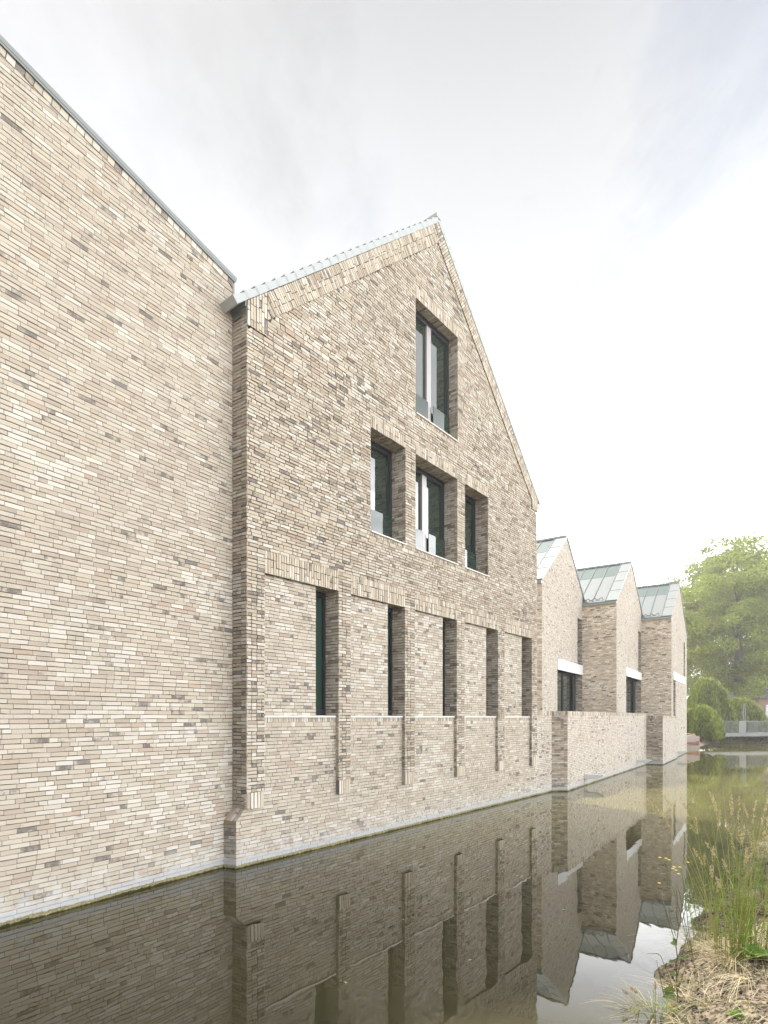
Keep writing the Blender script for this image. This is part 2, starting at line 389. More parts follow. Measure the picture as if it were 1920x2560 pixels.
# return of the upper wall, between the gable and the neighbour
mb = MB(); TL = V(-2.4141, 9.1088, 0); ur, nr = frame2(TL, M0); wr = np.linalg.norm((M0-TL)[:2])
lay(mb, TL, ur, UP, nr, [(0, .92), (wr, .92), (wr, 8.75), (0, 8.75)], seed=116, headers=.25, **{**KW_M, 'dark': .16, 'pal': PAL_S, 'scale': .48})  # darker brick carries the return's weathering and its shade in the colour
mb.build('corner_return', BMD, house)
# gutter end over the return
k = MB(); k.box(TL, ur, UP, nr, (-.06, wr+.0), (8.76, 8.87), (-.3, .03)); k.box(TL, ur, UP, nr, (-.10, wr-.02), (8.87, 8.90), (-.34, .07))
k.box(TL, ur, UP, nr, (-.02, wr-.01), (8.66, 8.76), (-.25, .008)); k.build('gutter', M_COPING, house)
# body, roof and verge tiles
k = MB(); BK = 9.0
for s_ in (0.03, W-.01):
    k.quad(M0+uM*s_-nM*.12+UP*-.3, M0+uM*s_-nM*BK+UP*-.3, M0+uM*s_-nM*BK+UP*EAV, M0+uM*s_-nM*.12+UP*EAV)
k.prism([(0.03, -.3), (W-.01, -.3), (W-.01, EAV), (MID, APX-.02), (0.03, EAV)], M0, uM, UP, nM, (-BK, -BK+.1))
k.prism([(0.03, 5.2), (W-.01, 5.2), (W-.01, EAV-.05), (MID, APX-.1), (0.03, EAV-.05)], M0, uM, UP, nM, (-.75, -.62))
k.box(M0, uM, UP, nM, (.03, W-.01), (-.3, 5.2), (-.75, -.56)); k.build('rear_wall', M_WALLBACK, house)
th = math.atan((APX-EAV)/MID); k = MB(); t = MB(); RL = MID/math.cos(th)
for sg in (1, -1):
    O = M0+uM*(0 if sg > 0 else W)+UP*EAV; ux = uM*sg
    r = ux*math.cos(th)+UP*math.sin(th); q = -ux*math.sin(th)+UP*math.cos(th)
    k.box(O, r, q, nM, (-.22, RL), (.004, .06), (-BK-.1, -.02))
    nt_ = 27; st = (RL+.27)/nt_
    for i in range(nt_):
        a = -.25+i*st
        for (n0, n1) in ((.035, -.24), (-.24, -.5)):
            c0, c1 = .055, .035
            pp = [(a-.02, .0), (a+st+.004, .0), (a+st+.004, .095), (a+st*.55, .105), (a+st*.2, .118), (a-.02, .128)]
            t.prism(pp, O, r, q, nM, (n1, n0))
k.box(M0, uM, UP, nM, (MID-.09, MID+.09), (APX+.08, APX+.17), (-BK, .04))
rf = k.build('roof', M_TILE, house); t.build('verge_tiles', M_TILE, rf)
k = MB(); k.box(M0+uM*W, uM, UP, nM, (.0, .17), (EAV-.22, EAV-.12), (-BK, .03)); k.build('gutter', M_SILL, house)

# ================================================================== BUILDING ON THE LEFT
uL = V(.56752, .82336, 0); nL = V(.82336, -.56752, 0); L0 = V(-4.28897, 6.38878, 0)
lb = thing('brick_building', (L0[0], L0[1], 0), 'windowless pale brick building with sloping metal coping, cut off by the photo edge', 'building')
zt = lambda s: 9.885-.1695*s
mb = MB(); SL = 3.33; S0 = -3.2
lay(mb, L0, uL, UP, nL, [(S0, -.35), (3.13, -.35), (3.13, .74), (S0, .74)], seed=120, rec=.010, headers=.25, dark=.06)
lay(mb, L0, uL, UP, nL, [(S0, .74), (3.30, .74), (3.30, zt(3.30)-.12), (S0, zt(S0)-.12)], seed=121, rec=.010, headers=.25, dark=.06)
mb.build('brick_wall', BM, lb)
mb = MB(); tl = math.atan(-.1695); r = uL*math.cos(tl)+UP*math.sin(tl); q = -uL*math.sin(tl)+UP*math.cos(tl)
O = L0+uL*S0+UP*(zt(S0)-.118); ln = (3.30-S0)/math.cos(tl)
lay(mb, O+nL*.004, q, r, nL, [(0, 0), (.112, 0), (.112, ln), (0, ln)], L=.3, headers=0, seed=122, course=.1, rec=.004, jit=.003)
mb.build('soldier_course', BM, lb)
k = MB(); O = L0+uL*S0+UP*zt(S0)
k.box(O, r, q, nL, (0, ln+.06), (.0, .06), (-.45, .035)); k.box(O, r, q, nL, (0, ln+.05), (-.03, 0), (.02, .03)); k.build('coping', M_COPING, lb)
k = MB(); k.box(L0, uL, UP, nL, (3.305, 3.345), (8.82, zt(3.34)), (-.5, .004))
k.prism([(3.345, 8.86), (3.62, 8.86), (3.345, 9.12)], L0, uL, UP, nL, (-.4, -.25)); k.build('flashing', M_COPING, lb)
k = MB()
k.box(L0, uL, UP, nL, (S0, 3.295), (-.35, 8.9), (-.5, -.03)); k.prism([(S0, 8.9), (3.295, 8.9), (3.295, zt(3.295)-.01), (S0, zt(S0)-.01)], L0, uL, UP, nL, (-6, -.03)); k.build('rear_wall', M_WALLBACK, lb)

# ================================================================== LOW WALLS AT THE WATER
def low_wall(P, Q, left, top, label, seed, endback=None, th=.42):
    root = thing('canal_wall', (P[0], P[1], 0), label, 'wall', 'low brick walls along the canal')
    u, n = frame2(P, Q); P3 = v3(P); ln = np.hypot(Q[0]-P[0], Q[1]-P[1]); mb = MB()
    lay(mb, P3, u, UP, n, [(0, -.35), (ln, -.35), (ln, top-.13), (0, top-.13)], seed=seed, dark=.085, rec=.004, headers=.55, pal=PAL_F)
    if left is not None:
        ul, nl = frame2(left, P); w = np.hypot(P[0]-left[0], P[1]-left[1])
        lay(mb, v3(left), ul, UP, nl, [(0, -.35), (w, -.35), (w, top-.13), (0, top-.13)], seed=seed+1, dark=.2, pal=PAL_S, rec=.008, scale=.56, white=.1)  # shade of the flank put into the brick colour by lower scale
    mb.build('brick_face', BM, root)
    mb = MB()
    lay(mb, P3+n*.003, UP, u, n, [(top-.13, 0), (top, 0), (top, ln), (top-.13, ln)], L=.3, headers=0, seed=seed+2, course=.075, pal=PAL_S, dark=.05, rec=.008)
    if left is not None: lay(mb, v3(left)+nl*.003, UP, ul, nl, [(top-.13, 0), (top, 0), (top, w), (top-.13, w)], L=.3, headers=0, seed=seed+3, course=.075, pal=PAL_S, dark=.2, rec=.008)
    lay(mb, P3+UP*top, -n, u, UP, [(0, 0), (th, 0), (th, ln), (0, ln)], L=.21, headers=.2, seed=seed+4, course=.075, rec=.006, pal=PAL_S)
    mb.build('rowlock_coping', BM, root)
    k = MB(); k.box(P3, u, UP, n, (0, ln), (-.35, top-.01), (-th, -.02)); k.build('rear_face', M_WALLBACK, root)
    return root, u, n
def spout(root, P, u, n, s, z, L=.55):
    k = MB(); O = v3(P)+u*s+UP*z
    prof = [(-.0, .14), (L, .14), (L-.24, 0), (0, 0)]
    for a in (-.10, .085): k.prism(prof, O, n, UP, u, (a, a+.015))
    k.prism([(0, 0), (L-.24, 0), (L-.21, .018), (0, .018)], O, n, UP, u, (-.085, .085)); k.prism([(L-.24, 0), (L, .14), (L-.02, .14), (L-.25, .014)], O, n, UP, u, (-.085, .085))
    k.box(O, n, UP, u, (0, L-.012), (.142, .155), (-.10, .10)); k.build('water_spout', M_LINTEL, root)
    k = MB(); k.box(O, u, UP, n, (-.22, -.205), (-.4, .28), (0, .006)); k.build('movement_joint', M_FRAME, root)
R_end = (A0+uM*11.83)[:2]
w0, _, _ = low_wall((A0+uM*10.56)[:2], R_end, None, 2.55, 'short pale brick wall stub at the right corner of the tall gabled house', 130)
w1, u1, n1 = low_wall((5.8375, 18.1944), (13.116, 28.6), R_end, 2.555, 'long pale brick terrace wall with dark flank and two white water spouts', 135)
w2, u2, n2 = low_wall((13.8107, 28.3347), (16.93, 33.033), (13.116, 28.6), 2.44, 'farther low brick wall with flank projecting in front of third gabled house', 140)
spout(w1, (5.8375, 18.1944), u1, n1, 2.05, .235, .62); spout(w1, (5.8375, 18.1944), u1, n1, 10.6, .235, .62)

# ================================================================== THREE FAR GABLED HOUSES
uF = V(.5534, .8329, 0); nF = V(.8329, -.5534, 0)
def far_house(P, s0, s1, sa, za, k_l, k_r, zb, label, side_len, seed, openings, lint, ridge=9.0, ext=.27, dark_f=.05):
    """P: base point (2D); facade spans s0..s1 along uF, apex at sa"""
    root = thing('gabled_annex', (P[0]+uF[0]*s0, P[1]+uF[1]*s0, zb if zb > 0 else 0), label, 'house', 'gabled houses along the canal')
    P3 = v3(P); zl = za-k_l*(sa-s0); zr = za-k_r*(s1-sa)
    mb = MB(); low = min(zl, zr)
    holes = [(a, b, c, d) for a, b, c, d, *_ in openings]+[lint]
    lay(mb, P3, uF, UP, nF, [(s0, zb), (s1, zb), (s1, zr), (sa, za), (s0, zl)], holes, seed=seed, pal=PAL_F, dark=dark_f, rec=.004, headers=.5)
    mb.build('gable_wall', BM, root)
    mb = MB(); SP = P3+uF*s0; d = -nF
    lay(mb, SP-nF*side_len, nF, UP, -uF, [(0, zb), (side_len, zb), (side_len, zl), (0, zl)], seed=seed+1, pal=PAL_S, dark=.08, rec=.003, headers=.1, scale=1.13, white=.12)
    mb.build('side_wall', BM, root)
    k = MB(); k.prism([(s0+.03, zb), (s1-.01, zb), (s1-.01, zr-.03), (sa, za-.05), (s0+.03, zl-.03)], P3, uF, UP, nF, (-ridge, -ridge+.1))
    k.quad(P3+uF*(s1-.01)-nF*.1+UP*zb, P3+uF*(s1-.01)-nF*ridge+UP*zb, P3+uF*(s1-.01)-nF*ridge+UP*zr, P3+uF*(s1-.01)-nF*.1+UP*zr)
    k.prism([(s0+.03, zb), (s1-.01, zb), (s1-.01, zr-.03), (sa, za-.05), (s0+.03, zl-.03)], P3, uF, UP, nF, (-.62, -.5))
    k.quad(SP+uF*.03-nF*side_len+UP*zb, SP+uF*.03-nF*ridge+UP*zb, SP+uF*.03-nF*ridge+UP*zl, SP+uF*.03-nF*side_len+UP*zl)
    k.build('rear_wall', M_WALLBACK, root)
    # roof: slabs, standing seams, ridge panel, verge flashing, snow guard
    rf = None
    for sg, kk, half, e in ((1, k_l, sa-s0, 0), (-1, k_r, s1-sa, ext)):
        th = math.atan(kk); O = P3+uF*sa+UP*(za+.015); ux = uF*-sg
        r = ux*math.cos(th)-UP*math.sin(th); q = ux*math.sin(th)+UP*math.cos(th); ln = (half+e)/math.cos(th)+(.06 if sg > 0 else 0)
        k = MB(); k.box(O, r, q, nF, (0, ln), (0, .05), (-ridge-.1, .03))
        if rf is None: rf = k.build('roof', M_ZINC, root)
        else: k.build('roof_slope', M_ZINC, rf)
        k = MB(); k.box(O, r, q, nF, (.02, ln*.33), (.05, .058), (-ridge, -.5)); k.build('ridge_panel', M_TEAL, rf)
        k = MB()
        for i in range(int((ridge-.6)/.62)+1):
            y = -.5-i*.62; k.box(O, r, q, nF, (.02, ln-.02), (.05, .095), (y-.012, y+.012))
        k.box(O, r, q, nF, (0.0, ln), (.05, .085), (-.46, .04)); 
        for j_ in range(1, 4): k.box(O, r, q, nF, (ln*j_/4, ln*j_/4+.03), (.085, .10), (-.45, .045))
        k.build('standing_seams', M_SEAM, rf)
        k = MB()
        sg_ = []
        for i in range(int((ridge-.6)/.31)):
            y = -.66-i*.31
            sg_ += [O+r*(ln-.30)+q*.07+nF*y, O+r*(ln-.28)+q*.14+nF*(y-.03), O+r*(ln-.18)+q*.15+nF*(y-.10), O+r*(ln-.14)+q*.09+nF*(y-.15), O+r*(ln-.22)+q*.07+nF*(y-.22)]
        k.tube(sg_, .02, 5)
        k.build('snow_guard', M_TEAL, rf)
    k = MB(); k.box(P3+uF*sa+UP*(za+.05), uF, UP, nF, (-.12, .12), (.0, .09), (-ridge, .0)); k.build('ridge_cap', M_SEAM, rf)
    k = MB(); k.box(P3+uF*s0, uF, UP, nF, (-.12, .02), (zl-.13, zl-.02), (-ridge, .0)); k.build('gutter', M_SEAM, root)
    # lintel
    a, b, c, d_ = lint
    k = MB(); k.box(P3, uF, UP, nF, (a, b), (c, d_), (-.45, .03)); k.build('concrete_lintel', M_LINTEL, root)
    for (a, b, c, d_, typ, mull) in openings:
        dp = .38
        if typ == 'win':
            win_frame('window', P3, uF, nF, a, b-.02, c, d_, dp-.06, root, fw=.06, top=.06, mull=mull)
            k = MB(); k.box(P3, uF, UP, nF, (b-.6, b-.08), (c+.06, d_-.06), (-dp+.062, -dp+.085)); k.build('dark_shutter', M_FRAME, root)
        elif typ == 'slot':
            k = MB(); k.box(P3, uF, UP, nF, (a, a+.09), (c, d_), (-dp, -dp+.06)); k.box(P3, uF, UP, nF, (a+.09, b), (c, d_), (-dp-.02, -dp)); k.build('slot_window', M_FRAME, root)
        else:
            mb = MB(); lay(mb, P3-nF*.16, uF, UP, nF, [(a, c), (b, c), (b, d_), (a, d_)], pal=PAL_S, dark=.3, rec=.012, scale=.5, seed=5); mb.build('vent_grille', BMD, root)
        for s_, sg in ((a, 1), (b, -1)):
            mb = MB(); lay(mb, P3+uF*s_, -nF, UP, uF*sg, [(0, c), (dp, c), (dp, d_), (0, d_)], pal=PAL_S, dark=.12, seed=7)
            if sg > 0: mb.build('window_reveal', BM, root)
        mb.quad(P3+uF*a+UP*d_, P3+uF*b+UP*d_, P3+uF*b-nF*dp+UP*d_, P3+uF*a-nF*dp+UP*d_, 1)
        mb.build('window_reveal', BM, root)
    return root
TER = 1.7
Q1 = (9.705, 27.98); Q2 = (14.642, 32.562); G3 = (15.9306, 31.7061)
far_house(Q1, -6.1, 0, -2.64, 10.42, .74, .80, TER, 'nearest of three smaller gabled houses, its left roof slope shining white', 6.0, 200,
          [(-4.08, -.02, TER+.05, 4.42, 'win', [-3.65, -2.11]), (-.9, -.02, 4.9, 7.1, 'slot', None)], (-4.1, -.005, 4.42, 4.89))
far_house(Q2, -6.55, 0, -2.94, 10.43, .705, .70, TER, 'middle gabled house between two others, with teal metal roof and corner slot window', 1.66, 230,
          [(-4.3, -.02, TER+.05, 4.46, 'win', [-2.64]), (-.93, -.02, 4.9, 7.17, 'slot', None)], (-4.32, -.005, 4.46, 4.90))
h3 = far_house(G3, 0, 7.55, 3.5, 10.42, .70, .66, -.35, 'farthest gabled house, rising straight from the water beside the footbridge', 1.66, 260,
          [(.78, 1.75, TER+.6, 4.50, 'vent', None), (5.75, 6.55, 5.0, 7.2, 'vent', None)], (.74, 6.7, 4.50, 4.95), dark_f=.07)
P3 = v3(G3)
for s_ in (4.35, 5.6): k = MB(); k.box(P3, uF, UP, nF, (s_, s_+.75), (1.62, 1.76), (-.1, .004)); k.build('wall_vent', M_FRAME, h3)
spout(h3, G3, uF, nF, 1.9, .26, .6)
k = MB(); b0 = V(4.6, 17.1, 0); tp = [(5.2, 18.4), (5.72, 18.36), (13.0, 28.75), (13.7, 28.5), (16.5, 32.9), (15.9, 33.0), (13, 33.5), (9, 31), (3.5, 20.5), (4.4, 18.2)]
k.add([V(a, b, z) for z in (TER-.3, TER) for a, b in tp], [tuple(range(10)), tuple(range(10, 20))]+[(i, (i+1) % 10, 10+(i+1) % 10, 10+i) for i in range(10)]); tr = k.build('terrace_floor', M_CONC); tag(tr, kind='structure')

# ================================================================== GROUND, WATER
uC = V(.625, .7806, 0); nC = V(.7806, -.625, 0); C0 = V(-2.3067, 8.8434, 0)
def tern(a, b):
    """height of the land at along-canal a, across b (arrays)"""
    X = C0[0]+uC[0]*a+nC[0]*b; Y = C0[1]+uC[1]*a+nC[1]*b
    wob = .16*np.sin(a*1.3)+.10*np.sin(a*3.1+1)+.05*np.sin(a*7.3)
    dr = b-6.12+wob*.8
    df = Y-53.2+.5*np.sin(X*.9)+.25*np.sin(X*2.3)
    dl = -1.9-b
    d = np.maximum(np.maximum(dr, dl), df)
    z = np.where(d < 0, np.maximum(d*.9, -.9), .95*(1-np.exp(-d*.62)))
    z = z+np.where(d > 0, .035*np.sin(X*5+Y*2.1)*np.sin(Y*4.3-X)+.02*np.sin(X*13)*np.sin(Y*11), 0)*np.clip(d, 0, 1)
    return z
al = np.unique(np.concatenate([np.arange(-45, -6, 2.5), np.arange(-6, 14, .12), np.arange(14, 40, .6), np.arange(40, 90, .9), np.arange(90, 300, 8)]))
bl = np.unique(np.concatenate([np.arange(-120, -4, 4), np.arange(-4, 5.4, .8), np.arange(5.4, 10, .1), np.arange(10, 30, .8), np.arange(30, 160, 5)]))
AA, BB = np.meshgrid(al, bl, indexing='ij'); ZZ = tern(AA, BB)
vs = np.stack([C0[0]+uC[0]*AA+nC[0]*BB, C0[1]+uC[1]*AA+nC[1]*BB, ZZ], -1).reshape(-1, 3)
na, nb = AA.shape; idx = np.arange(na*nb).reshape(na, nb)
qs = np.stack([idx[:-1, :-1], idx[1:, :-1], idx[1:, 1:], idx[:-1, 1:]], -1).reshape(-1, 4)[:, ::-1]
m, nt = newmat('bank_soil'); pos = N(nt, 'ShaderNodeNewGeometry').outputs['Position']
n1 = noise(nt, pos, 14, 5, .7); n2 = noise(nt, pos, .5, 4); n3 = noise(nt, pos, 60, 3)
c = mixc(nt, smooth(nt, n1, .38, .62), (.10, .08, .065), (.34, .275, .21)); c = mixc(nt, mathn(nt, 'MULTIPLY', smooth(nt, n2, .5, .62), .5), c, (.11, .13, .045))
finish(nt, c, .95, n1, .8, .03, .1); M_SOIL = m
tag(mesh_np('ground', vs, qs, np.ones((len(vs), 4)), M_SOIL, smooth=True), kind='structure')
m, nt = newmat('canal_water'); pos = N(nt, 'ShaderNodeNewGeometry').outputs['Position']
mp = N(nt, 'ShaderNodeMapping'); mp.inputs['Rotation'].default_value = (0, 0, math.radians(-36)); mp.inputs['Scale'].default_value = (1, .55, 1); nt.links.new(pos, mp.inputs[0])
w1_ = noise(nt, mp.outputs[0], 2.6, 2, .5); w2_ = noise(nt, mp.outputs[0], 11, 2, .5); msk = smooth(nt, noise(nt, pos, .22, 2), .42, .66)
h = mathn(nt, 'ADD', mathn(nt, 'MULTIPLY', w1_, .6), mathn(nt, 'MULTIPLY', w2_, mathn(nt, 'MULTIPLY', msk, .12)))
sunlit_murk = mathn(nt, 'ADD', N(nt, 'ShaderNodeSeparateXYZ').outputs[1], 0); nt.links.new(pos, sunlit_murk.node.inputs[0].links[0].from_node.inputs[0])
sunlit_murk = smooth(nt, mathn(nt, 'ADD', sunlit_murk, mathn(nt, 'MULTIPLY', mathn(nt, 'SUBTRACT', noise(nt, pos, .25, 2), .5), 8)), 7, 17)  # sunlit patch of murk painted into the water colour, growing with distance
p = finish(nt, mixc(nt, sunlit_murk, mixc(nt, smooth(nt, noise(nt, pos, .35, 3), .35, .7), (.040, .036, .018), (.058, .052, .025)), (.135, .122, .048)), .012, h, .055, .05, .5)
p.inputs['IOR'].default_value = 1.44
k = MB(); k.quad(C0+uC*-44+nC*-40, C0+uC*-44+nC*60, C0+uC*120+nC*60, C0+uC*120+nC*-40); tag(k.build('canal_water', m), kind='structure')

# ================================================================== FOLIAGE
def leaves(cent, size, cols, aspect=1.6, droop=0, nrm=None):
    n = len(cent); size = np.broadcast_to(size, (n,))[:, None]
    d = rng.normal(size=(n, 3)); d[:, 2] -= droop; d /= np.linalg.norm(d, axis=1)[:, None]
    e = rng.normal(size=(n, 3)); e = np.cross(d, e); e /= np.linalg.norm(e, axis=1)[:, None]
    w = size/aspect*.5
    v = np.stack([cent-d*size*.5, cent+e*w, cent+d*size*.5, cent-e*w], 1).reshape(-1, 3)
    return v, np.arange(n*4).reshape(n, 4), np.repeat(cols, 4, axis=0)
def colvar(n, base, var=.25, yellow=.3):
    k = rng.uniform(1-var, 1+var, (n, 1)); y = rng.uniform(0, yellow, (n, 1))
    c = np.array(base)[None]*k; c = c*(1-y)+np.array([.25, .30, .05])[None]*y
    return np.concatenate([c, np.ones((n, 1))], 1)
def tree(loc, height, crown, label, ncl, leaf, base, seed, trunk_r=.35, name='broadleaf_tree', per=80, spread=1.0, low=.25, fork=True):
    global rng; rng = np.random.default_rng(seed); R = random.Random(seed)
    root = thing(name, loc, label, 'tree', 'trees beyond the bridge')
    L = np.array(loc, float); rx, ry = crown
    c0 = L+V(0, 0, height*(low+(1-low)/2)); rz = height*(1-low)/2
    pts = rng.normal(size=(ncl, 3)); pts /= np.linalg.norm(pts, axis=1)[:, None]; pts *= rng.uniform(.3, 1.06, (ncl, 1))**.6
    cl = c0+pts*np.array([rx, ry, rz])+rng.normal(size=(ncl, 3))*.35
    k = MB(); th_ = height*.52
    k.tube([L-V(0, 0, .4), L+V(.05, 0, th_*.3), L+V(-.1, .1, th_*.65), L+V(.1, 0, th_), L+V(.0, .1, height*.8)], [trunk_r*1.25, trunk_r, trunk_r*.8, trunk_r*.5, .06], 9)
    for i in range(16):
        t_ = R.uniform(.28, .75); a = L+V(0, 0, height*t_); b = cl[R.randrange(ncl)]
        k.tube([a, (a+b)/2+V(R.uniform(-.4, .4), R.uniform(-.4, .4), .3), b], [trunk_r*.3*(1.1-t_), trunk_r*.16, .03], 5)
    k.build('trunk', M_BARK, root, True)
    cr = rng.uniform(.7, 1.5, ncl)*spread
    n = ncl*per; ci = np.repeat(np.arange(ncl), per)
    o = rng.normal(size=(n, 3)); o /= np.linalg.norm(o, axis=1)[:, None]; o *= (rng.uniform(.15, 1, (n, 1))**.5)
    ce = cl[ci]+o*cr[ci][:, None]*np.array([1, 1, .55])
    cb = colvar(ncl, base, .5, .6)[ci]; cb[:, :3] *= rng.uniform(.7, 1.3, (n, 1))
    v, q, c = leaves(ce, rng.uniform(.6, 1.25, n)*leaf, cb, 1.5)
    mesh_np('crown', v-L, q, c, M_LEAF, None).parent = root
    return root
def weeper(loc, rad, height, label, n, base, seed):
    """dome of hanging strands"""
    global rng; rng = np.random.default_rng(seed)
    root = thing('weeping_shrub', loc, label, 'shrub', 'weeping shrubs at the bridge')
    L = np.array(loc, float); k = MB()
    k.tube([L-V(0, 0, .3), L+V(.1, 0, height*.4), L+V(0, .1, height*.8)], [.16, .13, .07], 7); k.build('stem', M_BARK, root, True)
    ns = n//14; th_ = rng.uniform(0, 2*math.pi, ns); rr = np.sqrt(rng.uniform(0, 1, ns)); lob = 1+.16*np.sin(th_*3+seed)+.12*np.sin(th_*7+seed*2)
    x = rr*np.cos(th_)*rad[0]*lob; y = rr*np.sin(th_)*rad[1]*lob; top = height*np.sqrt(np.clip(1-rr**2*.92, 0.02, 1))*rng.uniform(.88, 1.04, ns)
    ce = []; 
    for j in range(14):
        t_ = j/13*rng.uniform(.5, 1, ns)
        out = 1+.10*t_
        ce.append(np.stack([L[0]+x*out+rng.normal(size=ns)*.09, L[1]+y*out+rng.normal(size=ns)*.09, L[2]+np.maximum(top-t_*np.minimum(top, 1.5), .05)+rng.normal(size=ns)*.05], 1))
    ce = np.concatenate(ce); cb = np.tile(colvar(ns, base, .45, .6), (14, 1))
    v, q, c = leaves(ce, rng.uniform(.16, .5, len(ce)), np.concatenate([cb[:, :3]*rng.uniform(.45, 1.4, (len(cb), 1)), cb[:, 3:]], 1), 4.5, droop=3.2)
    mesh_np('foliage', v-L, q, c, M_LEAF, None).parent = root
    return root
def pt(x, y, Y): return ((x-960)/1430*Y, Y, 2.35+(1794-y)/1430*Y)
G = (.18, .225, .04)
tree((40.9, 66, .9), 21.0, (7.6, 7.0), 'tall broadleaf tree behind the weeping shrubs, its trunk directly above the bridge post', 230, .30, G, 301, .55, per=260, spread=1.35, low=.17)
tree((56.5, 74, .9), 23.0, (8.5, 7.5), 'tall broadleaf tree at the right photo edge behind the far brick house', 200, .32, G, 302, .5, per=220, spread=1.4, low=.2)
tree((48.6, 82, .9), 26.5, (7, 7), 'broadleaf tree farther back, leftmost crown beside the far gable', 270, .36, (.165, .215, .05), 303, .45, per=200, spread=1.5, low=.02)
weeper((30.2, 53.6, .7), (2.0, 1.7), 5.3, 'largest rounded weeping shrub, centre of the green mounds behind the bridge', 30000, (.17, .21, .045), 311)
weeper((34.3, 55.2, .7), (2.3, 1.5), 3.5, 'broad low weeping shrub trailing behind the bridge post', 24000, (.18, .22, .05), 312)
weeper((27.6, 55.5, .7), (1.5, 1.4), 5.0, 'small weeping shrub partly hidden behind the corner of the farthest gabled house', 16000, (.17, .21, .045), 313)
weeper((25.9, 46.6, .7), (1.55, 1.3), 2.55, 'low bushy shrub above the old concrete abutment', 22000, (.14, .19, .04), 314)

# ================================================================== BRIDGE, ABUTMENT, FAR HOUSE
br = thing('footbridge', (27.4, 49.8, .65), 'flat grey steel footbridge with upright bar railings over the canal end', 'bridge')
Pb, Qb = V(27.3, 49.7, 0), V(41.5, 53.0, 0); ub, nb_ = frame2(Pb, Qb); lb_ = np.linalg.norm(Qb-Pb)
k = MB()
for i in range(9): k.box(Pb, ub, UP, nb_, (i*lb_/9+.01, (i+1)*lb_/9-.01), (.68, .98), (0, .12))
k.box(Pb, ub, UP, nb_, (0, lb_), (.90, .985), (-2.0, -.003)); k.box(Pb, ub, UP, nb_, (0, lb_), (.68, .98), (-2.1, -2.0)); k.build('deck', M_STEEL, br)
for off, nm in ((.05, 0), (-2.02, 1)):
    k = MB()
    for i in range(int(lb_/.13)):
        if off > 0 and i < 0: continue
        s_ = .1+i*.13; k.box(Pb, ub, UP, nb_, (s_, s_+.022), (.99, 2.0), (off-.01, off+.01))
    k.box(Pb, ub, UP, nb_, (.05, lb_), (2.0, 2.04), (off-.02, off+.02)); k.build('railing', M_STEEL, br)
pp_ = pt(1853, 1800, 50.7); s_ = (V(pp_[0], pp_[1], 0)-Pb)@ub
k = MB(); k.box(Pb, ub, UP, nb_, (s_-.32, s_+.42), (1.0, 2.06), (.07, .11)); k.build('sheet_panel', M_GREYPANEL, br)
k = MB()
for o_ in (.18, .38): k.box(Pb, ub, UP, nb_, (s_+o_, s_+o_+.06), (.98, 3.45), (.0, .06))
k.box(Pb, ub, UP, nb_, (s_+.18, s_+.44), (3.45, 3.5), (.0, .06)); k.build('gate_post', M_STEEL, br)
ab = thing('abutment', (22.3, 43.4, -.2), 'weathered concrete abutment with red steel beam beside the farthest gabled house', 'abutment')
k = MB(); O = V(22.2, 43.7, 0); ua, nA = frame2((22.2, 43.7), (24.15, 43.75)); k.prism([(0, -.4), (1.95, -.4), (1.95, .93), (1.4, 1.0), (.5, .84), (0, .82)], O, ua, UP, nA, (-4, 0)); k.build('concrete_block', M_CONC, ab)
k = MB(); k.box(O, ua, UP, nA, (.1, 1.72), (.33, .48), (.0, .16)); k.box(O, ua, UP, nA, (1.72, 1.86), (.26, .55), (-.01, .1)); k.build('steel_beam', M_RED, ab)
for i, (dx, dz, sz) in enumerate(((.9, .95, .28), (1.35, 1.0, .22), (1.7, .93, .24))):
    R = random.Random(i); k = MB(); c = O+ua*dx-nA*.5+UP*(dz+sz*.25)
    vs = []; 
    for a in range(4):
        for b in range(7):
            t_, f_ = math.pi*(a+.5)/4, 2*math.pi*b/7; vs.append(c+V(math.sin(t_)*math.cos(f_)*sz, math.sin(t_)*math.sin(f_)*sz*.8, math.cos(t_)*sz*.45)*R.uniform(.8, 1.15))
    k.add(vs, [(a*7+b, a*7+(b+1) % 7, (a+1)*7+(b+1) % 7, (a+1)*7+b) for a in range(3) for b in range(7)]+[tuple(range(7)), tuple(range(27, 20, -1))])
    o_ = k.build('stone', M_RUST); tag(o_, ['left rusty orange stone lying on the concrete abutment', 'middle rusty orange stone lying on the concrete abutment', 'right rusty orange stone on abutment nearest the bridge deck'][i], 'stone', 'stones on the abutment')
fh = thing('brick_cottage', (47.0, 70, .9), 'reddish brick house with white window behind the right end of the bridge', 'house')
k = MB(); O = V(45.2, 69, 0); ux = V(1, .12, 0)/np.linalg.norm(V(1, .12, 0)); nx = V(ux[1], -ux[0], 0)
m, nt = newmat('red_brickwork'); pos = N(nt, 'ShaderNodeTexCoord').outputs['Object']; bt = N(nt, 'ShaderNodeTexBrick', Scale=4.0, Color1=(.20, .105, .075, 1), Color2=(.26, .15, .11, 1), Mortar=(.3, .26, .22, 1))
mp = N(nt, 'ShaderNodeMapping'); mp.inputs['Rotation'].default_value = (math.pi/2, 0, 0); nt.links.new(pos, mp.inputs[0]); nt.links.new(mp.outputs[0], bt.inputs[0]); finish(nt, bt.outputs[0], .9)
k.box(O, ux, UP, nx, (0, 11), (.7, 4.7), (-8, 0)); k.build('brick_wall', m, fh)
k = MB(); k.prism([(-.3, 4.6), (11.3, 4.6), (9.5, 8.2), (1.5, 8.2)], O, ux, UP, nx, (-8.2, .3)); k.build('roof', M_FRAME, fh)
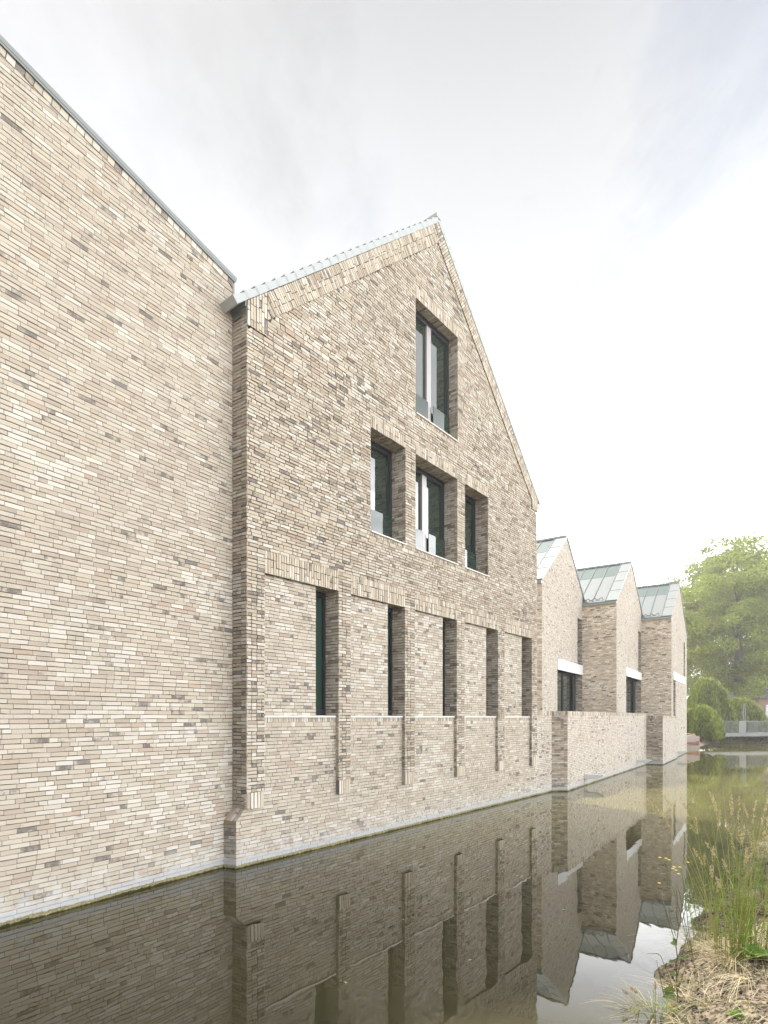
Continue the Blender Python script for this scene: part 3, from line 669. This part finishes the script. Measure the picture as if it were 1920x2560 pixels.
for i, x in enumerate((.9, 2.9, 5.2)):
    f_ = MB(); f_.box(O, ux, UP, nx, (x, x+.1), (1.5, 3.9), (0, .06)); f_.box(O, ux, UP, nx, (x+1.1, x+1.2), (1.5, 3.9), (0, .06)); f_.box(O, ux, UP, nx, (x+.1, x+1.1), (3.8, 3.9), (0, .055)); f_.box(O, ux, UP, nx, (x+.1, x+1.1), (1.5, 1.6), (0, .055)); f_.box(O, ux, UP, nx, (x+.56, x+.64), (1.6, 3.8), (0, .05))
    w = f_.build('window', M_LINTEL, fh); g = MB(); g.box(O, ux, UP, nx, (x+.1, x+1.1), (1.6, 3.8), (0, .02)); g.build('pane', M_GLASS, w)

# ================================================================== BANK PLANTS
def bankz(x, y):
    d = V(x, y, 0)-C0; return float(tern(np.array([d@uC]), np.array([d@nC]))[0])
def blades(roots, heights, lean, width, cols, segs=5, curve=1.0):
    """tapered bent strips; lean: (n,2) horizontal reach"""
    n = len(roots); t = np.linspace(0, 1, segs+1)
    hz = heights[:, None]*(t-.45*curve*np.clip(np.linalg.norm(lean, axis=1)/np.maximum(heights, .01), 0, 1.6)[:, None]*t**2.4)
    px_ = roots[:, 0, None]+lean[:, 0, None]*t**1.7; py_ = roots[:, 1, None]+lean[:, 1, None]*t**1.7; pz = roots[:, 2, None]+hz
    ang = rng.uniform(0, math.pi, n); wx = np.cos(ang)[:, None]*width[:, None]*(1-.85*t)[None]*.5; wy = np.sin(ang)[:, None]*width[:, None]*(1-.85*t)[None]*.5
    a = np.stack([px_-wx, py_-wy, pz], -1); b = np.stack([px_+wx, py_+wy, pz], -1)
    v = np.stack([a, b], 2).reshape(n, -1, 3); k = 2*(segs+1)
    base = (np.arange(n)*k)[:, None, None]; s_ = np.arange(segs)[None, :, None]*2
    q = (base+s_+np.array([0, 1, 3, 2])[None, None, :]).reshape(-1, 4)
    return v.reshape(-1, 3), q, np.repeat(cols, k, axis=0)
def cat(parts):
    vs, qs, cs = [], [], []; o = 0
    for v, q, c in parts: vs.append(v); qs.append(q+o); cs.append(c); o += len(v)
    return np.concatenate(vs), np.concatenate(qs), np.concatenate(cs)
def seed_head(base, tip, n, r, col):
    t = rng.uniform(0, 1, n)[:, None]; rad = r*np.sin(np.clip(t, .05, .97)*math.pi)**.7
    c = base+(tip-base)*t+rng.normal(size=(n, 3))*rad*.55
    return leaves(c, rng.uniform(.010, .028, n), np.concatenate([np.array(col)[None]*rng.uniform(.8, 1.2, (n, 1)), np.ones((n, 1))], 1), 3.0, droop=-2)
def reed_clump(x, y, nst, hmax, label, seed, spread=.5, straw=1.0, leafy=40):
    global rng; rng = np.random.default_rng(seed); L = V(x, y, bankz(x, y))
    root = thing('reed_grass', L, label, 'grass', 'tall seeding grasses on the bank')
    st = []; hd = []
    for i in range(nst):
        a = rng.uniform(0, 2*math.pi); r0 = rng.uniform(0, .16); h = hmax*rng.uniform(.5, 1); ln = rng.uniform(.05, spread)*h*.8
        rt = np.array([[x+math.cos(a)*r0, y+math.sin(a)*r0, L[2]-.03]]); le = np.array([[math.cos(a)*ln, math.sin(a)*ln]])
        gcol = np.array([[.15, .21, .045, 1]])*rng.uniform(.75, 1.3) if rng.random() < .72 else np.array([[.30, .25, .12, 1]])
        v, q, c = blades(rt, np.array([h]), le, np.array([.0085]), gcol, 7, .55); st.append((v, q, c))
        ang = rng.uniform(0, 6.28); v2 = v.copy(); ctr = np.repeat((v[0::2]+v[1::2])/2, 2, 0); v2 = ctr+(v-ctr)[:, [1, 0, 2]]*np.array([-1, 1, 1]); st.append((v2, q, c))
        if rng.random() < .6:
            tp = (v[-1]+v[-2])/2; bs = (v[-3]+v[-4])/2; hd.append(seed_head(bs+(tp-bs)*.1, tp+(tp-bs)*.25, 60, .014, (.42, .33, .21)))
        for k_ in range(rng.integers(1, 4)):
            j_ = rng.integers(1, 4); p0 = (v[2*j_]+v[2*j_+1])/2; aa = rng.uniform(0, 6.28); l_ = rng.uniform(.12, .35)
            st.append(blades(p0[None], np.array([l_*.5]), np.array([[math.cos(aa)*l_, math.sin(aa)*l_]]), np.array([.010]), np.array([[.15, .22, .04, 1]])*rng.uniform(.7, 1.4), 4, .9))
    v, q, c = cat(st); mesh_np('stems', v-L, q, c, M_GRASS).parent = root
    if hd: v, q, c = cat(hd); mesh_np('seed_heads', v-L, q, c, M_DRY).parent = root
    n = int(150*straw)
    if n:
        a = rng.uniform(0, 6.28, n); r0 = rng.uniform(0, .2, n); ln = rng.uniform(.15, .6, n); h = rng.uniform(.12, .38, n)
        rt = np.stack([x+np.cos(a)*r0, y+np.sin(a)*r0, np.full(n, L[2]-.02)], 1); sc_ = rng.uniform(.7, 1.2, (n, 1))
        v, q, c = blades(rt, h, np.stack([np.cos(a)*ln, np.sin(a)*ln], 1), np.full(n, .006), np.concatenate([np.array([[.58, .48, .31]])*sc_, np.ones((n, 1))], 1), 6, 1.6)
        mesh_np('dry_blades', v-L, q, c, M_DRY).parent = root
    return root
def P_at(px, py, z):
    Y = 1430*(2.35-z)/(py-1794); return (px-960)/1430*Y, Y
BK_ = {}
def spot(px, py):
    z = .3
    for _ in range(12): x, y = P_at(px, py, z); z = .5*z+.5*bankz(x, y)
    return x, y
x, y = spot(1838, 2400); reed_clump(x, y, 46, 1.62, 'dense clump of tall green seeding grass at the water edge, right of the yellow flowers', 401, .58)
x, y = spot(1895, 2385); reed_clump(x, y, 22, 1.45, 'tall seeding grass clump at the right photo edge behind the bright green leaves', 402, .5)
x, y = spot(1770, 2368); reed_clump(x, y, 14, 1.4, 'thin leaning seeding grass tuft leftmost among the tall green grasses', 403, .6)
x, y = spot(1925, 2250); reed_clump(x, y, 20, 1.2, 'sparse yellowish grass clump far right where the bank meets the photo edge', 404, .5)
x, y = spot(1640, 2552); reed_clump(x, y, 9, .42, 'low arching dry grass tuft leaning over the water at the bottom edge', 405, 1.3, 1.0)
# leafy weed with bare branching stem
def leaf_blade(mb, p, d, L_, w, col, up=V(0, 0, 1)):
    d = d/np.linalg.norm(d); s_ = np.cross(d, up); s_ /= np.linalg.norm(s_)+1e-9; n_ = np.cross(s_, d)
    prof = [(0, .04), (.25, .8), (.5, 1), (.75, .65), (1, .02)]; vs = []
    for t_, k_ in prof:
        c_ = p+d*L_*t_-UP*L_*.25*t_*t_
        vs += [c_-s_*w*k_*.5+n_*w*.12*k_, c_, c_+s_*w*k_*.5+n_*w*.12*k_]
    mb.add(vs, [(i*3+j_, i*3+j_+1, i*3+j_+4, i*3+j_+3) for i in range(4) for j_ in range(2)], 0, (*col, 1))
x, y = spot(1697, 2505); L = V(x, y, bankz(x, y)); R = random.Random(5)
wd = thing('leafy_weed', L, 'thin branching weed with broad green leaves in front of the pale water, bottom right', 'plant')
k = MB(); sc_ = 1/ (1430/y)  # metres per source pixel at the plant
def wp(px, py, dy=0): return V((px-960)/1430*(y+dy), y+dy, 2.35+(1794-py)/1430*(y+dy))
main = [L-UP*.05, wp(1692, 2470), wp(1692, 2430, .01), wp(1689, 2410), wp(1694, 2395), wp(1690, 2365), wp(1695, 2330), wp(1697, 2315), wp(1692, 2290), wp(1693, 2245), wp(1690, 2215, .05)]
k.tube(main, [.0055, .005, .005, .0045, .0045, .004, .0035, .003, .003, .0025, .0015], 5, 0, (.10, .085, .04, 1))
tw = [[wp(1692, 2362), wp(1680, 2330), wp(1668, 2288), wp(1657, 2250), wp(1655, 2230)], [wp(1697, 2315), wp(1706, 2300, -.05), wp(1715, 2270, -.1), wp(1712, 2240, -.1)], [wp(1697, 2314), wp(1725, 2318, .1), wp(1740, 2330, .12)],
      [wp(1684, 2475), wp(1672, 2440), wp(1658, 2405), wp(1652, 2390), wp(1645, 2384), wp(1617, 2384)], [wp(1690, 2500), wp(1660, 2490), wp(1650, 2440), wp(1641, 2400)], [wp(1694, 2480), wp(1735, 2350, -.1)], [wp(1694, 2440), wp(1712, 2360), wp(1718, 2335), wp(1730, 2315)], [wp(1690, 2340), wp(1676, 2300), wp(1672, 2255)]]
for t_ in tw: k.tube(t_, [.003]*(len(t_)-1)+[.0012], 4, 0, (.13, .12, .05, 1))
k.build('stem', M_GRASS, wd)
lf = [(1690, 2490, -1, .2, .17, .085), (1688, 2478, -1, .3, .16, .09), (1692, 2505, 1, .1, .15, .08), (1694, 2512, 1, -.1, .16, .075), (1690, 2520, -1, -.1, .15, .08), (1696, 2530, 1, .2, .14, .07), (1690, 2540, -1, .3, .15, .07), (1692, 2540, 1, .1, .15, .08), (1694, 2392, 1, .0, .125, .035), (1691, 2362, -1, .6, .10, .05), (1690, 2358, -.4, .9, .09, .045), (1688, 2436, -1, .4, .09, .045), (1682, 2402, -1, .2, .06, .035), (1690, 2470, .3, .9, .12, .06)]
k = MB()
for px_, py_, dx, dz, l_, w_ in lf:
    leaf_blade(k, wp(px_, py_), V(dx, R.uniform(-.3, .1), dz), l_*.7, w_*.75, up=V(R.uniform(-.3, .3), -1, R.uniform(.3, 1.2)), col=tuple(np.array((.085, .15, .045))*R.uniform(.75, 1.25)))
k.build('leaves', M_GRASS, wd)
# yellow-flowered weed
x, y = spot(1738, 2420); yl = y; L = V(x, y, bankz(x, y)); R = random.Random(9)
yw = thing('flowering_weed', L, 'slender weed with small yellow flowers rising before the dark reflection', 'plant'); y = yl
k = MB(); f_ = MB()
for pts_ in ([(1738, 2420), (1715, 2320), (1698, 2230), (1690, 2200)], [(1735, 2420), (1705, 2300), (1690, 2240), (1666, 2180), (1660, 2160), (1650, 2146)], [(1738, 2425), (1722, 2330), (1712, 2230), (1703, 2170)], [(1690, 2240), (1672, 2225), (1668, 2180), (1672, 2150)]):
    k.tube([wp(*p_) for p_ in pts_], [.003]*(len(pts_)-1)+[.0015], 4, 0, (.10, .14, .035, 1))
k.build('stems', M_GRASS, yw)
for fi, (px_, py_) in enumerate(((1682, 2172), (1690, 2176), (1700, 2168), (1697, 2185), (1673, 2150), (1665, 2146), (1650, 2144), (1720, 2156), (1686, 2168), (1648, 2208))):
    c_ = wp(px_, py_); f_ = MB()
    for i in range(9):
        a = i*.7; leaf_blade(f_, c_, V(math.cos(a), math.sin(a), .35), .017, .009, (.72, .58, .06))
    f_.build('flower', M_PETAL, yw)
# low leafy rosettes at the right edge
for i, (px_, py_, lb2, n_) in enumerate(((1893, 2402, 'bright green broad-leaved rosette on the mulch below the tall grass', 13), (1925, 2222, 'large pale green leaf plant half cut by the right photo edge', 9), (1835, 2545, 'tiny green seedling in the mulch at the bottom edge', 6))):
    x, y = spot(px_, py_); L = V(x, y, bankz(x, y)); o_ = thing('leaf_rosette', L, lb2, 'plant', 'leafy rosettes on the bank'); k = MB(); R = random.Random(i)
    for j_ in range(n_):
        a = j_*2.4; l_ = (.22, .3, .09)[i]*R.uniform(.6, 1); leaf_blade(k, L+V(0, 0, .01), V(math.cos(a), math.sin(a), R.uniform(.3, 1.1)), l_, l_*.42, tuple(np.array((.12, .24, .03))*R.uniform(.7, 1.3)))
    k.build('leaves', M_GRASS, o_)
# dry grass and bark mulch: uncountable
rng = np.random.default_rng(77)
def scatter(n, a0, a1, b0, b1):
    a = rng.uniform(a0, a1, n); b = rng.uniform(b0, b1, n); z = tern(a, b); ok = z > .03
    return np.stack([C0[0]+uC[0]*a+nC[0]*b, C0[1]+uC[1]*a+nC[1]*b, z], 1)[ok]
P_ = scatter(26000, -4.5, 5, 6.0, 8.8); n = len(P_)
pal = np.array([[.05, .042, .04], [.17, .125, .10], [.32, .26, .20], [.085, .07, .065], [.34, .17, .09]]); ci = rng.choice(5, n, p=[.34, .26, .2, .16, .04])
cb = np.concatenate([pal[ci]*rng.uniform(.7, 1.3, (n, 1)), np.ones((n, 1))], 1); P_[:, 2] += rng.uniform(0, .02, n)
v, q, c = leaves(P_, rng.uniform(.02, .06, n), cb, 1.9, 0); v[:, 2] = np.repeat(P_[:, 2], 4)+(v[:, 2]-np.repeat(P_[:, 2], 4))*.45
tag(mesh_np('bark_mulch', v, q, c, M_CHIP), 'dark bark mulch chips covering the canal bank', 'mulch', kind='stuff')
T_ = np.concatenate([scatter(330, -4.6, 6, 5.95, 8.2), scatter(60, 6, 14, 6.0, 9)]); parts = []
for c_ in T_:
    n = int(rng.integers(14, 42)); a = rng.normal(rng.uniform(0, 6.28), .9, n); ln = rng.uniform(.2, .7, n); h = rng.uniform(.06, .24, n)
    g_ = rng.uniform(.65, 1.25, (n, 1)); base = np.array([[.60, .52, .37]]) if rng.random() < .7 else np.array([[.26, .33, .10]])
    rt = np.stack([c_[0]+rng.normal(size=n)*.05, c_[1]+rng.normal(size=n)*.05, np.full(n, c_[2]-.01)], 1)
    parts.append(blades(rt, h, np.stack([np.cos(a)*ln, np.sin(a)*ln], 1), np.full(n, .007), np.concatenate([base*g_, np.ones((n, 1))], 1), 6, 1.7))
v, q, c = cat(parts); tag(mesh_np('dry_grass', v, q, c, M_DRY), 'straw-coloured dry grass bent over the bank mulch', 'grass', kind='stuff')
# a few leaves afloat
R = random.Random(21)
for i, (px_, py_) in enumerate(((1545, 2120), (1290, 2190), (1010, 2300), (1405, 2275), (1560, 2020), (1180, 2400), (1665, 2075), (860, 2455))):
    Y_ = 1430*2.35/(py_-1794); k = MB(); leaf_blade(k, V((px_-960)/1430*Y_, Y_, .004), V(R.uniform(-1, 1), R.uniform(-1, 1), 0), .05, .022, (.42, .37, .16))
    tag(k.build('floating_leaf', M_PETAL), 'tiny pale fallen leaf floating on the canal water', 'leaf', 'leaves floating on the canal')
# rough growth on the far bank
P_ = scatter(60000, 40, 75, -2, 14); P_ = P_[(P_[:, 1] > 52.5) & (P_[:, 1] < 60)]; n = len(P_); P_[:, 2] += rng.uniform(0, .5, n)
v, q, c = leaves(P_, rng.uniform(.08, .3, n), colvar(n, (.09, .11, .03), .4, .4), 2.2, -.6); tag(mesh_np('bank_growth', v, q, c, M_LEAF), 'rough green ground cover on the far bank under the bridge', 'ground cover', kind='stuff')

# thin summer haze
m, nt = newmat('haze_air'); pv = N(nt, 'ShaderNodeVolumePrincipled', Density=.0014, Anisotropy=.45); pv.inputs['Color'].default_value = (1, .985, .96, 1)
o_ = N(nt, 'ShaderNodeOutputMaterial'); nt.links.new(pv.outputs[0], o_.inputs['Volume'])
k = MB(); k.box(C0, nC, uC, UP, (-125, 165), (-48, 305), (-2.2, 29)); tag(k.build('haze', m), kind='stuff')

# ================================================================== CAMERA, LIGHT, SKY
cam = bpy.data.objects.new('camera', bpy.data.cameras.new('camera')); COL.objects.link(cam)
cam.location = (0, 0, 2.35); cam.rotation_euler = (math.pi/2, 0, 0)
cam.data.sensor_fit = 'AUTO'; cam.data.sensor_width = 36; cam.data.lens = 36*1430/2560
cam.data.shift_y = (1794-1280)/2560; cam.data.clip_end = 5000; cam.data.clip_start = .05; sc.camera = cam
to_sun = V(-.30, .50, 1.0); to_sun /= np.linalg.norm(to_sun)
sun = bpy.data.objects.new('sun', bpy.data.lights.new('sun', 'SUN')); COL.objects.link(sun)
sun.data.energy = 3.2; sun.data.angle = math.radians(2.5); sun.data.color = (1, .95, .86)
sun.rotation_euler = Vector(-to_sun).to_track_quat('-Z', 'Y').to_euler()
w = bpy.data.worlds.new('World'); sc.world = w; w.use_nodes = True; nt = w.node_tree; nt.nodes.clear()
sky = N(nt, 'ShaderNodeTexSky', sky_type='NISHITA', sun_disc=False); sky.sun_elevation = math.asin(to_sun[2]); sky.sun_rotation = math.atan2(to_sun[0], to_sun[1])
tc = N(nt, 'ShaderNodeTexCoord').outputs['Generated']
sp = N(nt, 'ShaderNodeSeparateXYZ'); nt.links.new(tc, sp.inputs[0])
zc = mathn(nt, 'MAXIMUM', sp.outputs[2], .06)
pl = N(nt, 'ShaderNodeCombineXYZ'); nt.links.new(mathn(nt, 'DIVIDE', sp.outputs[0], zc), pl.inputs[0]); nt.links.new(mathn(nt, 'DIVIDE', sp.outputs[1], zc), pl.inputs[1])
mp = N(nt, 'ShaderNodeMapping'); mp.inputs['Scale'].default_value = (1.0, .55, 1); mp.inputs['Rotation'].default_value = (0, 0, .5); mp.inputs['Location'].default_value = (3.1, 1.7, 0); nt.links.new(pl.outputs[0], mp.inputs[0])
c1 = noise(nt, mp.outputs[0], 1.1, 7, .6); c2 = noise(nt, mp.outputs[0], 3.2, 6, .6)
rp = N(nt, 'ShaderNodeValToRGB'); nt.links.new(sp.outputs[2], rp.inputs[0]); e = rp.color_ramp.elements
for p_, v_ in ((0, .9), (.25, 1.9), (.40, 1.0), (.48, .36), (.6, .265), (.70, .225), (.79, .18), (.88, .25)):
    el = e.new(p_) if p_ not in (0,) else e[0]; el.position = p_; el.color = (v_*.98, v_*.995, v_*1.01, 1)
e[-1].color = (.40, .405, .41, 1)
cl = mathn(nt, 'ADD', mathn(nt, 'MULTIPLY', mathn(nt, 'ADD', mathn(nt, 'MULTIPLY', c1, .6), mathn(nt, 'MULTIPLY', c2, .4)), 2.0), .0)
cloud = mixc(nt, 1.0, rp.outputs[0], mixc(nt, cl, (0, 0, 0), (1, 1, 1)), 'MULTIPLY')
dotd = lambda ax, ay: mathn(nt, 'ADD', mathn(nt, 'MULTIPLY', sp.outputs[0], ax), mathn(nt, 'MULTIPLY', sp.outputs[1], ay))
right = smooth(nt, dotd(.92, -.40), -.1, .85); left = smooth(nt, dotd(-.70, -.71), -.25, .7)
gain = mathn(nt, 'MULTIPLY', mathn(nt, 'ADD', mathn(nt, 'MULTIPLY', right, 14.5), 16.0), mathn(nt, 'SUBTRACT', 1.0, mathn(nt, 'MULTIPLY', left, .52)))
vm = N(nt, 'ShaderNodeVectorMath', operation='SCALE'); nt.links.new(cloud, vm.inputs[0]); nt.links.new(gain, vm.inputs['Scale'])
fin = mixc(nt, mathn(nt, 'ADD', mathn(nt, 'MULTIPLY', smooth(nt, c1, .30, .55), .25), .72), sky.outputs[0], vm.outputs[0])
bg = N(nt, 'ShaderNodeBackground', Strength=.10); nt.links.new(fin, bg.inputs[0]); o = N(nt, 'ShaderNodeOutputWorld'); nt.links.new(bg.outputs[0], o.inputs[0])
sc.view_settings.view_transform = 'Standard'; sc.view_settings.look = 'None'; sc.view_settings.gamma = 1; sc.view_settings.exposure = 1.15
